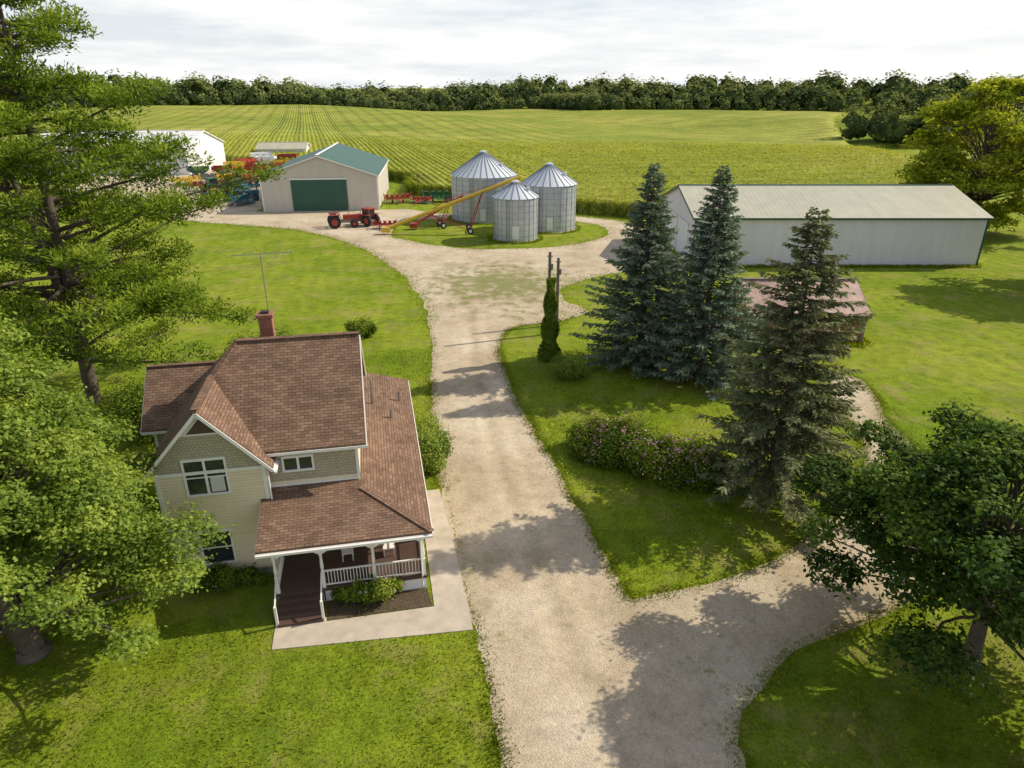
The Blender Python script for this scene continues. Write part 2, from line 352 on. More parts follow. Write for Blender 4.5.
r=bmesh.ops.extrude_edge_only(bm,edges=be)
for g in r['geom']:
    if isinstance(g,bmesh.types.BMVert): g.co.z-=2.1
me=bpy.data.meshes.new('canopy'); bm.to_mesh(me); bm.free(); me.materials.append(M_corn)
for p in me.polygons: p.use_smooth=abs(p.normal.z)>.5
link(bpy.data.objects.new('canopy',me),cornE)
n=230000
px=rng.uniform(-140,140,n); py=115+ (rng.random(n)**1.6)*190
ins=inside(px,py,corn)&(rng.random(n)<1-sst(210,305,py)); px,py=px[ins],py[ins]
kk=(px-(py-130)*.12)>4
ra=px*.96+py*.27; rb=py*.985-px*.17+4*np.sin(px/45); sp=1.52
da=(np.round(ra/sp)*sp-ra); db=(np.round(rb/sp)*sp-rb)
rwv=np.where(kk,rb,ra); keep=rng.random(len(px))<np.where(np.sin(rwv*2*math.pi/9.1)<-.55,.6,1.0)
jit=rng.normal(0,.16,len(px))
px,py=np.where(kk,px-.17*db,px+.96*da+jit),np.where(kk,py+.985*db+jit,py+.27*da)
px,py=px[keep],py[keep]
n=len(px); pz=terr(px,py)+rng.uniform(1.8,2.45,n)
C=np.stack([px,py,pz],1); Nn=norm(np.stack([rng.normal(.35,.45,n),rng.normal(0,.45,n),np.ones(n)],1))
r3=norm(np.cross(Nn,rng.normal(size=(n,3)))); r4=np.cross(Nn,r3)
sz=rng.uniform(.35,.7,n)*(1+(py-115)/250)
leafmesh('leaves',C,r3*sz[:,None]*.5,r4*sz[:,None]*.16,rng.beta(2,2,n)*.75+.15*(pz-terr(px,py)>2.2),LM_corn,cornE)
ex=[];
for i in range(3,10):
    a,b2=np.array(corn[i]),np.array(corn[i+1]); L=np.linalg.norm(b2-a); k=int(L*80); t=rng.random(k)
    p=a+(b2-a)*t[:,None]+rng.normal(0,.35,(k,2)); ex.append(p)
ex=np.concatenate(ex); n=len(ex); C=np.stack([ex[:,0],ex[:,1],rng.uniform(.1,2.4,n)],1)
A=norm(np.stack([rng.normal(0,.5,n),rng.normal(0,.5,n),rng.uniform(.3,1.2,n)],1)); Bv=norm(np.cross(A,rng.normal(size=(n,3))))
leafmesh('edge_stalks',C,A*.38,Bv*.07,rng.random(n)*.35*(C[:,2]/2.3)+.0,LM_corn,cornE)
# ------------------------------------------------------------------ trees
def limb(P_,p,q,r0,r1,bend=.15,seg=4,n=6):
    p=Vector(p);q=Vector(q); L=(q-p).length; pts=[]
    off=Vector((random.uniform(-1,1),random.uniform(-1,1),random.uniform(0,1)))*L*bend
    for i in range(seg+1):
        t=i/seg; pts.append(p.lerp(q,t)+off*math.sin(math.pi*t))
    for i in range(seg):
        P_.cyl(pts[i],pts[i+1],r0+(r1-r0)*i/seg,r0+(r1-r0)*(i+1)/seg,n,cap=False)
    return pts
def deciduous(name,loc,H,z0,R,prof,nblob,br,nleaf,ls,mat,seed,lobe=1.,vbias=0.,inner=.12,rag=.14):
    global rng; random.seed(seed); rng=np.random.default_rng(seed)
    E=empty(name,(loc[0],loc[1],0)); bl=[]
    while len(bl)<nblob:
        t=random.random()**.85; a=random.uniform(0,2*math.pi); lob=1+.14*lobe*math.sin(2*a+seed)+.12*lobe*math.sin(3*a+seed*2+t*3)
        rr=R*prof(t)*lob*math.sqrt(random.uniform(inner,1))*(1.1 if random.random()<.12 else 1)
        if rr<0: continue
        b_=br*random.uniform(.45,1.3)*(1-.35*t)
        z=z0+(H-z0)*t; rr=max(0,rr-b_*.5)
        bl.append((rr*math.cos(a),rr*math.sin(a),min(z,H-b_*.5),b_,t))
    W=P(); tr=.026*H+.07
    top=Vector((random.uniform(-.4,.4),random.uniform(-.4,.4),H*.62))
    W.cyl((0,0,-.2),(0,0,.35),tr*1.5,tr*1.05,10,False)
    tp=limb(W,(0,0,.3),top,tr,tr*.35,.03,6,9)
    for x,y,z,b_,t in bl:
        k=min(5,max(1,int(6*(z*.62)/ (H*.62)))) ; st=tp[k]
        if st.z>z: st=tp[max(1,k-1)]
        limb(W,st,(x,y,z),tr*.24,.02,.10,4,5)
    W.make('trunk_and_limbs',M_bark,E,smooth=True)
    bl=np.array(bl); w=bl[:,3]**2; cnt=rng.multinomial(nleaf,w/w.sum())
    idx=np.repeat(np.arange(len(bl)),cnt); n=len(idx); d=norm(rng.normal(size=(n,3))); d[:,2]=np.where(d[:,2]<-.2,-d[:,2]*.6,d[:,2])
    lump=1+.28*np.sin(d[:,0]*5+idx)*np.sin(d[:,1]*6+idx*1.7)+.18*np.sin(d[:,2]*11+idx)
    rad=bl[idx,3]*lump*(rng.uniform(.35,1.0,n)**.5)*np.where(rng.random(n)<rag,1.3,1)
    C=bl[idx,:3]+d*rad[:,None]*np.array([1.1,1.1,.8])
    C[:,2]=np.maximum(C[:,2],.05+rng.random(n)*.2)
    Nn=norm(d*.55+np.array([.15,0,.85])+rng.normal(0,.5,(n,3)))
    ctone=rng.normal(0,.14,len(bl))
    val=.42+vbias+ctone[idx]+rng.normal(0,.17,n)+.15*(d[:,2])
    L=ls*rng.uniform(.65,1.3,n)
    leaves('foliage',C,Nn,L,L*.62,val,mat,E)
    return E
def spruce(name,loc,H,R,mat,seed,z0=.6,dens=1.,droop=.28,irr=.2):
    global rng; random.seed(seed); rng=np.random.default_rng(seed)
    E=empty(name,(loc[0],loc[1],0)); W=P(); W.cyl((0,0,-.2),(0,0,H*.97),.022*H,.02,9,False)
    Cs=[];As=[];vs=[]; z=z0; ph=random.uniform(0,6)
    while z<H*.985:
        t=(z-z0)/(H-z0); nb=int(6+3*(1-t)); a0=random.uniform(0,6.28)
        for k in range(nb):
            a=a0+k*6.283/nb+random.uniform(-.3,.3)
            L=R*((1-t)**.88)*random.uniform(1-irr*1.6,1+irr*.8)*(1+.14*math.sin(2*a+ph+z*.5))+.15
            if random.random()<.08: L*=.5
            if t<.1: L*=.82+.18*t/.1
            dr=droop*(1-.8*t)*random.uniform(.6,1.4); zz=z+random.uniform(-.15,.15)
            def pt(s): return np.stack([np.cos(a)*s*L,np.sin(a)*s*L,zz+L*(-dr*s+.24*s*s)+.0*s],-1)
            if L>.5: 
                q=pt(np.array([0,.5,.95])); W.cyl(q[0],q[1],.035,.022,4,False); W.cyl(q[1],q[2],.022,.008,4,False)
            n=int(L*38*dens)+7; s=rng.uniform(.12,1,n)**.7; base=pt(s)
            side=rng.choice([-1,1],n); ang=a+side*rng.uniform(.35,1.15,n); ln=(.16+.36*(1-s*.6)*min(1,L/2.5))*rng.uniform(.6,1.2,n)
            tip=rng.random(n)<.12; ang=np.where(tip,a,ang)
            dirv=norm(np.stack([np.cos(ang),np.sin(ang),rng.normal(-.28,.25,n)],1))
            sp=rng.uniform(0,.9,n)*ln
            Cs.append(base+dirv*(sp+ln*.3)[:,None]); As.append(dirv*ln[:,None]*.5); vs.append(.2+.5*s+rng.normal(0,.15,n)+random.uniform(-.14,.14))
        z+=.31*(1-.45*t)*random.uniform(.75,1.25)
    C=np.concatenate(Cs);A=np.concatenate(As);v=np.concatenate(vs); n=len(C)
    Bv=norm(np.cross(A,np.array([0,0,1.])+rng.normal(0,.6,(n,3))))*rng.uniform(.035,.08,n)[:,None]
    W.make('trunk_and_branches',M_barkp,E,smooth=True)
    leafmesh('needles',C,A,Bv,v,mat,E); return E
def whitepine(name,loc,H,R,mat,seed):
    global rng; random.seed(seed); rng=np.random.default_rng(seed)
    E=empty(name,(loc[0],loc[1],0)); W=P(); pads=[]
    tp=limb(W,(0,0,-.2),(.5,.2,H*.97),.5,.06,.012,10,10)
    fk=limb(W,(0,0,4.5),(-2.8,-1.0,H*.86),.3,.05,.05,8,8)
    z=3.0
    while z<H*.97:
        t=z/H; nb=random.choice((3,4,5,5)); a0=random.uniform(0,6.28)
        for k in range(nb):
            a=a0+k*6.283/nb+random.uniform(-.5,.5)
            prof=(.62+.38*math.sin(min(1,t/.38)*math.pi/2)) if t<.38 else max(.18,(1-((t-.38)/.62)**1.25))
            L=R*prof*random.uniform(.45,1.1)
            st=Vector((.5*t,.2*t,z)); 
            if random.random()<.35 and z>6: st=Vector((-2.8*(z-4.5)/(H*.86-4.5),-1.0*(z-4.5)/(H*.86-4.5),z)) if z<H*.84 else st
            en=st+Vector((math.cos(a)*L,math.sin(a)*L,L*random.uniform(-.12,.40)))
            pts=limb(W,st,en,.11*min(1,L/6)+.03,.02,.09,5,5)
            m_=max(4,int(L*1.8))
            for i in range(m_):
                s=random.uniform(.18,1.0)**.75; f=s*5; i0=min(4,int(f)); p=pts[i0].lerp(pts[i0+1],f-i0)
                sd=a+random.choice((-1,1))*random.uniform(.3,1.2); l2=random.uniform(.3,.30*L*(1.15-s)+.7)
                q=p+Vector((math.cos(sd)*l2,math.sin(sd)*l2,random.uniform(-.35,.7)))
                if l2>.6: W.cyl(p,q,.03,.012,4,False)
                pads.append((q.x,q.y,q.z,random.uniform(.5,1.15)))
        z+=random.uniform(.6,1.0)
    W.make('trunk_and_limbs',M_barkp,E,smooth=True)
    pads=np.array(pads); per=(pads[:,3]**2*125).astype(int); idx=np.repeat(np.arange(len(pads)),per); n=len(idx)
    d=norm(rng.normal(size=(n,3))); rad=pads[idx,3]*rng.uniform(.2,1,n)**.6*(1+.25*np.sin(d[:,0]*5+idx))
    C=pads[idx,:3]+d*rad[:,None]*np.array([1.15,1.15,.62])+np.array([0,0,.1])
    A=norm(d*np.array([1,1,.5])+np.array([0,0,.35])+rng.normal(0,.4,(n,3)))
    Bv=norm(np.cross(A,np.array([0,0,1.])+rng.normal(0,.6,(n,3))))
    tone=rng.normal(0,.14,len(pads))
    leafmesh('needles',C,A*rng.uniform(.12,.21,n)[:,None],Bv*.05,.45+tone[idx]+.28*d[:,2]+rng.normal(0,.16,n),mat,E)
    return E
dome=lambda t: math.sqrt(max(0,1-((t-.30)/.70)**2)) if t>.30 else .80+.20*t/.30
ovoid=lambda t: (max(0,1-t**1.25))**.85
rnd=lambda t: math.sqrt(max(.02,1-((t-.45)/.55)**2)) if t>.45 else .55+.45*math.sin(t/.45*math.pi/2)
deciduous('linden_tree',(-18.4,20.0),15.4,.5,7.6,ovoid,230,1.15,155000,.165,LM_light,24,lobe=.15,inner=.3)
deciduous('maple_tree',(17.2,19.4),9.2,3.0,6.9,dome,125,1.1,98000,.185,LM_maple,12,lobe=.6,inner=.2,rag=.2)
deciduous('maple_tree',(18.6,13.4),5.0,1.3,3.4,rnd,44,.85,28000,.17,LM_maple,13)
deciduous('cottonwood_tree',(69,103),20.5,1.5,11.2,rnd,150,2.3,60000,.55,LM_yel,14,lobe=.5,inner=.3)
deciduous('ash_tree',(66,72),18,2,8.5,rnd,80,2.2,18000,.65,LM_light,15)
deciduous('ash_tree',(66,57),15,2,6.5,rnd,60,2.0,13000,.65,LM_light,16)
whitepine('white_pine_tree',(-29,43),28,12.3,LM_pine,22)
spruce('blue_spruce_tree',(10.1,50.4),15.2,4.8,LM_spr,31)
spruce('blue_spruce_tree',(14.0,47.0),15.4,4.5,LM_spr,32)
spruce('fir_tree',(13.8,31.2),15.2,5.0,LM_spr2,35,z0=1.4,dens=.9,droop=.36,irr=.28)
def shrub(name,loc,rx,ry,h,mat,n,ls,seed,rot=0,flowers=0,parent=None,nb=12):
    global rng; rng=np.random.default_rng(seed); random.seed(seed)
    E=empty(name,(loc[0],loc[1],0),rot) if parent is None else parent
    bx=rng.uniform(-1,1,(nb*4,2)); bx=bx[(bx**2).sum(1)<1][:nb]; nb=len(bx)
    br=np.stack([bx[:,0]*rx*.8,bx[:,1]*ry*.8,rng.uniform(.2,.85,nb)*h],1); rr=rng.uniform(.28,.62,nb)*min(max(h,.5),min(rx,ry)*1.3)
    W=P()
    for i in range(nb): W.cyl((br[i,0]*.3,br[i,1]*.3,-.05),tuple(br[i]),.03,.012,4,False)
    W.make('stems',M_bark,E)
    idx=rng.integers(0,nb,n); d=norm(rng.normal(size=(n,3))); rad=rr[idx]*rng.uniform(.4,1.1,n)*np.where(rng.random(n)<.12,1.35,1)
    C=br[idx]+d*rad[:,None]; C[:,2]=np.abs(C[:,2])*np.where(C[:,2]<0,.3,1)+.02
    tone=rng.normal(0,.18,nb)
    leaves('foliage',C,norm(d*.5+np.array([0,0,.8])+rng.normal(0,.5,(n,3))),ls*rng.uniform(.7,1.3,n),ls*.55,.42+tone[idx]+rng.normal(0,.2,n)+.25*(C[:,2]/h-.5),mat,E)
    if flowers:
        idx=rng.integers(0,nb,flowers); idx=idx[(idx*7)%5<3]; k_=len(idx); d=norm(rng.normal(size=(k_,3))); d[:,2]=abs(d[:,2]); C=br[idx]+d*(rr[idx]*1.13)[:,None]
        leaves('blossoms',C,norm(d+np.array([0,-.3,.3])+rng.normal(0,.3,C.shape)),ls*.8,ls*.7,rng.random(k_),LM_flow,E)
    return E
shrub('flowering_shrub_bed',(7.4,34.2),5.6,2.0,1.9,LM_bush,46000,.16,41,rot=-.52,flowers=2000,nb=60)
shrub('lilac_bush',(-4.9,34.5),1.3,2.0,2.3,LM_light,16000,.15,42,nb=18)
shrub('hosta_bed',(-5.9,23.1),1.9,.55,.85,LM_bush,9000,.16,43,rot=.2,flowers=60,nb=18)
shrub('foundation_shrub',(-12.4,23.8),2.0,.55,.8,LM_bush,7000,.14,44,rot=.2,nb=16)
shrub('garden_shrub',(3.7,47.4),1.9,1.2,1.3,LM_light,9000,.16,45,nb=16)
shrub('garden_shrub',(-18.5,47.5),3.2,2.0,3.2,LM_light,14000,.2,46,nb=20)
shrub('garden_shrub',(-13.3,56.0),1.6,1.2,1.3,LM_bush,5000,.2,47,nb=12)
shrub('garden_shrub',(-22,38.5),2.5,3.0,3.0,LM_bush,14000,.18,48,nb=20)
E=empty('vine_covered_pole',(3.0,51.0,0)); W=P(); W.cyl((0,0,-.2),(0,0,6.4),.13,.1,8); W.make('pole',M_wood,E)
n=12000; zz=rng.uniform(0,6.6,n); a=rng.uniform(0,6.28,n); r_=(.75-.07*zz)*(1+.3*np.sin(zz*3+a*2))*rng.uniform(.4,1.1,n)**.5
d=np.stack([np.cos(a),np.sin(a),np.full(n,.4)],1); C=np.stack([np.cos(a)*r_,np.sin(a)*r_,zz],1)
leaves('vine_foliage',C,norm(d+rng.normal(0,.5,(n,3))),.19,.13,.48+rng.normal(0,.22,n),LM_bush,E)
for (x,y,h) in ((3.2,57.0,7.3),(4.1,59.6,6.2)):
    E=empty('utility_pole',(x,y,0)); W=P(); W.cyl((0,0,-.2),(0,0,h),.17,.13,10); W.make('pole',M_wood,E)
    W=P(); W.beam((-.25,0,h-.35),(.25,0,h-.35),.08,.08); W.cyl((.2,0,h-1.5),(.2,0,h-1.0),.1,.1,8); W.make('fittings',M_metal,E)
# distant woods
def woods(name,pts,mat,M,seed,vb=0.):
    global rng; rng=np.random.default_rng(seed); pts=np.array(pts); T=len(pts)
    E=empty(name)
    idx=np.repeat(np.arange(T),M); n=len(idx); d=norm(rng.normal(size=(n,3))); d[:,2]=np.where(d[:,2]<-.5,-d[:,2],d[:,2])
    h=pts[idx,3]; r=pts[idx,2]; lump=1+.30*np.sin(d[:,0]*5+idx*1.3)*np.cos(d[:,1]*5+idx)
    C=np.stack([pts[idx,0]+d[:,0]*r*lump,pts[idx,1]+d[:,1]*r*lump,terr(pts[idx,0],pts[idx,1])+h*.54+d[:,2]*h*.46*lump],1)
    tone=rng.normal(0,.22,T); sz=r*rng.uniform(.18,.38,n)*math.sqrt(90/M)
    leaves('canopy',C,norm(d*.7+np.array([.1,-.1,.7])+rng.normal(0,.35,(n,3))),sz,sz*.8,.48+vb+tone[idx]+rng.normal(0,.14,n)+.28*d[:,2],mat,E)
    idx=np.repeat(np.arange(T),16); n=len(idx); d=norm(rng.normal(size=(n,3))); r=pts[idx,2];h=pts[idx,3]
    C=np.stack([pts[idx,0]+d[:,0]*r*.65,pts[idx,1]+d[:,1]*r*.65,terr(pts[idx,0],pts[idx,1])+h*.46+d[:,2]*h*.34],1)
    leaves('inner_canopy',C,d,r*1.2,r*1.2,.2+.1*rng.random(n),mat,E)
    W=P()
    for p in pts[::3]:
        z=float(terr(p[0],p[1])); W.cyl((p[0],p[1],z-.3),(p[0],p[1],z+p[3]*.5),.3,.2,5,False)
    W.make('trunks',M_bark,E)
rr=random.Random(77); pts=[]
def wline(x0,x1,rows,dep,step,h):
    for r_ in range(rows):
        x=x0+rr.uniform(0,step); hs=.55+.45*min(1,r_/2)
        while x<x1:
            xx=x+rr.uniform(-3,3); y=float(np.interp(xx,FX,FY))+6+r_*dep+rr.uniform(-.5,.5)*dep+7*math.sin(x/60)+5*math.sin(x/23)
            hh_=h*hs*rr.uniform(.58,1.36)*(1+.16*math.sin(x/37+r_)+.08*math.sin(x/13))
            pts.append((xx,y,min(10,hh_*rr.uniform(.38,.60)),hh_)); x+=step*rr.uniform(.5,1.5)
wline(-760,45,9,20,10.5,16); wline(45,640,9,20,10,14.5)
for i in range(90):
    t=rr.random(); pts.append((30+32*t+rr.uniform(-4,8),705-115*t,rr.uniform(4,7),rr.uniform(10,15)))
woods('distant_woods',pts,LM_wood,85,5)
pts=[]
for i in range(20):
    pts.append((rr.uniform(154,210),rr.uniform(302,338),rr.uniform(4.5,8),rr.uniform(10,18)))
woods('tree_grove',pts,LM_wood,400,6,.06)
pts=[]
for i in range(30):
    t=i/29; pts.append((116+95*t+rr.uniform(-5,5),172+70*t+rr.uniform(-8,8),rr.uniform(4,7),rr.uniform(9,15)*(1+.2*t)))
woods('hedgerow_trees',pts,LM_wood,400,7,.06)
# ------------------------------------------------------------------ house
TH=math.radians(11.5); ox,oy=-3.0,30.0
HE=empty('farmhouse',(ox*math.cos(TH)-oy*math.sin(TH),ox*math.sin(TH)+oy*math.cos(TH),0),TH); off=(ox,oy,0)
def mk(p,name,mat,smooth=False): return p.make(name,mat,HE,off,smooth)
gx0,gx1,gc,gy_=-9.5,-5.2,-7.35,26.4; WR=-1.4
zr=lambda l: 8.45-1.118*abs(l-gc)-.16
w=P(); BZ=4.35
w.poly([(gx0,gy_,.35),(gx1,gy_,.35),(gx1,gy_,BZ+1.1),(gx0,gy_,BZ+1.1)])
w.poly([(gx0,35,.35),(gx0,gy_,.35),(gx0,gy_,5.6),(gx0,35,5.6)])
w.poly([(gx1,gy_,.35),(gx1,27.0,.35),(gx1,27.0,5.7),(gx1,gy_,5.7)])
w.poly([(gx1,27.0,.35),(WR,27.0,.35),(WR,27.0,4.3),(gx1,27.0,4.3)])
w.poly([(WR,27.0,.35),(WR,34.9,.35),(WR,34.9,5.8),(WR,27.0,5.8)])
w.poly([(WR,34.9,.35),(gx0,35,.35),(gx0,35,5.6),(WR,34.9,5.6)])
w.poly([(-10.9,31.6,.35),(gx0,31.6,.35),(gx0,31.6,4.2),(-10.9,31.6,4.2)])
w.poly([(-10.9,36,.35),(-10.9,31.6,.35),(-10.9,31.6,5.4),(-10.9,33.8,7.3),(-10.9,36,5.4)])
w.poly([(.95,27.0,.35),(.95,39.7,.35),(.95,39.7,3.1),(.95,27.0,3.1)])
w.poly([(WR,27.0,.35),(.95,27.0,.35),(.95,27.0,3.15),(WR,27.0,3.75)])
w.poly([(.95,39.7,.35),(-5,39.7,.35),(-5,39.7,2.8),(WR,39.7,3.75),(.95,39.7,3.1)])
w.poly([(-5,39.7,.35),(-5,34.9,.35),(-5,34.9,2.8),(-5,39.7,2.8)])
mk(w,'lap_siding_walls',M_siding)
w=P()
w.poly([(gx0,gy_,BZ+1.1),(gx1,gy_,BZ+1.1),(gx1,gy_,zr(gx1)),(gc,gy_,8.28),(gx0,gy_,zr(gx0))])
w.poly([(gx1,27.0,4.3),(WR,27.0,4.3),(WR,27.0,6.2),(gx1,27.0,6.2)])
w.poly([(-10.9,31.6,4.2),(gx0,31.6,4.2),(gx0,31.6,5.5),(-10.9,31.6,5.5)])
w.poly([(WR,27.0,5.8),(WR,34.9,5.8),(WR,34.9,5.9),(WR,30.8,9.35),(WR,27.0,6.2)])
mk(w,'scallop_shingle_walls',M_scale)
w=P()
w.box(gx0+.02,gx1-.02,gy_+.02,34.9,0,.35); w.box(gx1-.1,.9,27.05,39.6,0,.349); w.box(-10.85,gx0,31.65,35.9,0,.348)
mk(w,'foundation',M_found)
r_=P(); T=.13
A=(-9.9,25.95,5.6);B=(gc,25.95,8.45);C_=(gc,29.5,8.45);D=(-6.37,30.8,9.55);Ee=(-9.9,35.47,5.6)
r_.slab([A,Ee,D,C_,B][::-1],T)
r_.slab([B,(-4.8,25.95,5.6),(-4.8,26.98,5.6),(-5.16,26.98,6.0),(-5.16,26.6,6.0),C_],T)
r_.slab([C_,(-5.16,26.6,6.0),(-.98,26.6,6.0),(-.98,30.8,9.55),D],T)
r_.slab([D,(-.98,30.8,9.55),(-.98,35.47,5.6),Ee],T)
r_.slab([(-11.3,31.2,5.3),(-8,31.2,5.3),(-8,33.8,7.5),(-11.3,33.8,7.5)],T)
r_.slab([(-11.3,33.8,7.5),(-8,33.8,7.5),(-8,36.4,5.3),(-11.3,36.4,5.3)],T)
r_.slab([(-5.55,23.65,3.15),(1.45,23.65,3.15),(-1.36,26.46,3.91),(-1.36,27.0,4.05),(-5.15,27.0,4.05),(-5.15,26.38,3.89),(-5.55,26.38,3.89)],T)
r_.slab([(1.45,23.65,3.15),(1.45,40,3.15),(-1.36,40,3.91),(-1.36,26.46,3.91)],T)
r_.slab([(-1.37,40,3.91),(-5.4,40,2.82),(-5.4,35.0,2.82),(-1.37,35.0,3.91)],T)
mk(r_,'shingle_roof',M_shing)
rc=P()
rc.beam((gc,25.93,8.47),(gc,29.5,8.47),.3,.05); rc.beam((-6.37,30.8,9.57),(-.96,30.8,9.57),.3,.05)
rc.beam(C_,D,.25,.06); rc.beam((1.45,23.65,3.17),(-1.36,26.46,3.93),.25,.05); rc.beam((-11.3,33.8,7.51),(-8,33.8,7.51),.25,.05)
mk(rc,'ridge_caps',M_shing)
t=P()
def rake(p,q,h=.13): t.beam((p[0],p[1],p[2]-T-.03),(q[0],q[1],q[2]-T-.03),.05,h)
rake((-9.9,25.93,5.6),(gc,25.93,8.45));rake((gc,25.93,8.45),(-4.8,25.93,5.6))
rake((-4.78,25.95,5.6),(-4.78,26.98,5.6),.12);rake((-9.92,25.95,5.6),(-9.92,35.4,5.6),.12)
rake((-5.1,26.58,6.0),(-.96,26.58,6.0),.12);rake((-.96,26.6,6.0),(-.96,30.8,9.55));rake((-.96,30.8,9.55),(-.96,35.4,5.6))
rake((-11.3,31.18,5.3),(-9.9,31.18,5.3),.12);rake((-11.32,31.2,5.3),(-11.32,33.8,7.5));rake((-11.32,33.8,7.5),(-11.32,36.4,5.3))
rake((-5.55,23.63,3.15),(1.45,23.63,3.15),.12);rake((1.47,23.65,3.15),(1.47,40,3.15),.12);rake((-5.57,23.65,3.15),(-5.57,26.36,3.89),.12)
t.box(gx0,gx1,gy_-.05,gy_-.003,BZ+1.03,BZ+1.17)
t.box(gx1,WR,27-.05,27-.003,4.07,4.17)
for x in (gx0+.06,gx1-.06): t.box(x-.07,x+.07,gy_-.045,gy_-.004,.35,BZ+1.03)
t.box(gx1+.003,gx1+.04,gy_-.02,gy_+.1,.35,5.6); t.box(WR-.1,WR+.03,27-.04,27-.005,4.18,6.1)
t.box(-10.93,-10.8,31.56,31.595,.35,5.3)
def pend(z): return (8.28-z)/1.118
t.poly([(gc-pend(7.15),gy_-.04,7.15),(gc+pend(7.15),gy_-.04,7.15),(gc,gy_-.04,8.2)])
mk(t,'white_trim',M_white)
l=P(); l.poly([(gc-.6,gy_-.06,7.24),(gc+.6,gy_-.06,7.24),(gc,gy_-.06,7.92)]); mk(l,'gable_louver',M_deck)
g_=P(); g_.beam((-4.72,25.9,5.38),(-4.72,26.9,5.38),.1,.1); g_.cyl((-5.1,26.33,5.3),(-5.1,26.33,.3),.04,.04,8); g_.beam((-5.55,23.56,2.98),(1.45,23.56,2.98),.1,.1); g_.cyl((.95,23.98,2.9),(.95,23.98,.2),.035,.035,8)
mk(g_,'gutters_and_downspouts',M_white)
def window(x0,x1,y,z0,z1,mull=1,name='window'):
    fr=P();gl=P();k=.09
    fr.box(x0-k,x1+k,y-.07,y-.004,z1,z1+k*1.3); fr.box(x0-k,x1+k,y-.09,y-.004,z0-k,z0)
    fr.box(x0-k,x0,y-.07,y-.004,z0,z1); fr.box(x1,x1+k,y-.07,y-.004,z0,z1)
    for i in range(1,mull): 
        xm=x0+(x1-x0)*i/mull; fr.box(xm-.05,xm+.05,y-.065,y-.004,z0,z1)
    zm=(z0+z1)/2
    if z1-z0>1: fr.box(x0,x1,y-.05,y-.004,zm-.025,zm+.025)
    gl.poly([(x0,y-.02,z0),(x1,y-.02,z0),(x1,y-.02,z1),(x0,y-.02,z1)])
    mk(fr,name+'_frame',M_white); mk(gl,name+'_glass',M_glass)
window(-8.3,-6.75,gy_,4.45,6.0,2)
window(-8.25,-7.05,gy_,.95,2.5,1)
window(-4.5,-3.35,27.0,4.85,5.42,2)
window(-2.6,-1.2,27.0,1.5,2.8,2,name='porch_window')
d=P(); d.box(-4.6,-3.65,26.94,26.995,.72,2.75); mk(d,'front_door',M_white)
d=P(); d.box(-4.45,-3.8,26.92,26.938,1.7,2.5); mk(d,'door_glass',M_glass)
d=P(); d.poly([(-7.4,gy_-.03,4.5),(-6.85,gy_-.03,4.5),(-6.85,gy_-.03,5.2),(-7.4,gy_-.03,5.2)]); mk(d,'window_curtain',M_blind)
p=P(); p.box(-5.1,1.15,23.95,26.97,.58,.7)
for i in range(4):
    z=.58-.145*i; p.box(-5.0,-3.2,23.95-.3*(i+1),23.949-.3*i,z-.16,z)
mk(p,'porch_deck_and_steps',M_deck)
p=P(); p.box(-3.15,1.1,24.0,24.06,.0,.575); p.box(1.02,1.08,24.08,26.9,0,.574); p.box(-5.05,-3.2,24.0,24.05,0,.573); p.box(-5.06,-5.0,24.07,26.9,0,.572); mk(p,'porch_skirt',M_white)
p=P()
for x,y in ((-5.0,24.08),(-3.15,24.08),(-1.05,24.08),(1.03,24.08),(1.03,26.6)):
    p.box(x-.07,x+.07,y-.07,y+.07,.7,1.55); p.cyl((x,y,1.55),(x,y,1.75),.045,.075,8); p.cyl((x,y,1.75),(x,y,2.35),.075,.05,8); p.box(x-.065,x+.065,y-.065,y+.065,2.35,2.95)
    for sgn in (-1,1):
        if (x<-4.9 and sgn<0) or (x>1 and sgn>0) or y>25: continue
        p.beam((x+.07*sgn,y,2.45),(x+.5*sgn,y,2.78),.04,.12); p.beam((x+.07*sgn,y,2.62),(x+.3*sgn,y,2.8),.03,.06)
p.box(-5.1,1.1,24.02,24.14,2.82,2.98); p.box(.97,1.09,24.16,26.9,2.82,2.979); p.box(-5.1,-4.98,24.16,26.35,2.82,2.978)
p.box(-4.93,.96,24.06,24.10,2.62,2.65)
x=-4.85
while x<.9: p.box(x-.012,x+.012,24.065,24.095,2.65,2.82); x+=.12
def rail(a,b):
    p.beam((*a,1.52),(*b,1.52),.07,.05); p.beam((*a,.82),(*b,.82),.05,.05)
    L=math.dist(a,b); k=int(L/.13)
    for i in range(1,k):
        q=(a[0]+(b[0]-a[0])*i/k,a[1]+(b[1]-a[1])*i/k); p.beam((*q,.84),(*q,1.5),.028,.028)
rail((-3.08,24.08),(-1.12,24.08)); rail((-.98,24.08),(.96,24.08)); rail((1.03,24.15),(1.03,26.5)); rail((-5.0,24.15),(-5.0,26.3))
for x in (-5.0,-3.2):
    p.beam((x,24.0,1.5),(x,22.85,.95),.06,.05); p.box(x-.05,x+.05,22.8,22.9,0,1.0)
mk(p,'porch_posts_and_railing',M_white)
p=P(); p.poly([(-5.0,24.1,2.80),(1.0,24.1,2.80),(1.0,26.95,2.80),(-5.0,26.95,2.80)]); mk(p,'porch_ceiling',M_white)
p=P()
for cx_ in (-2.2,-.4):
    p.box(cx_-.25,cx_+.25,25.6,26.05,1.08,1.13); p.box(cx_-.25,cx_+.25,26.05,26.1,1.08,1.75)
    for dx in (-.22,.22):
        for yy in (25.63,26.03): p.box(cx_+dx-.02,cx_+dx+.02,yy-.02,yy+.02,.7,1.08)
        p.box(cx_+dx-.03,cx_+dx+.03,25.6,26.05,1.3,1.34)
mk(p,'porch_chairs',M_white)
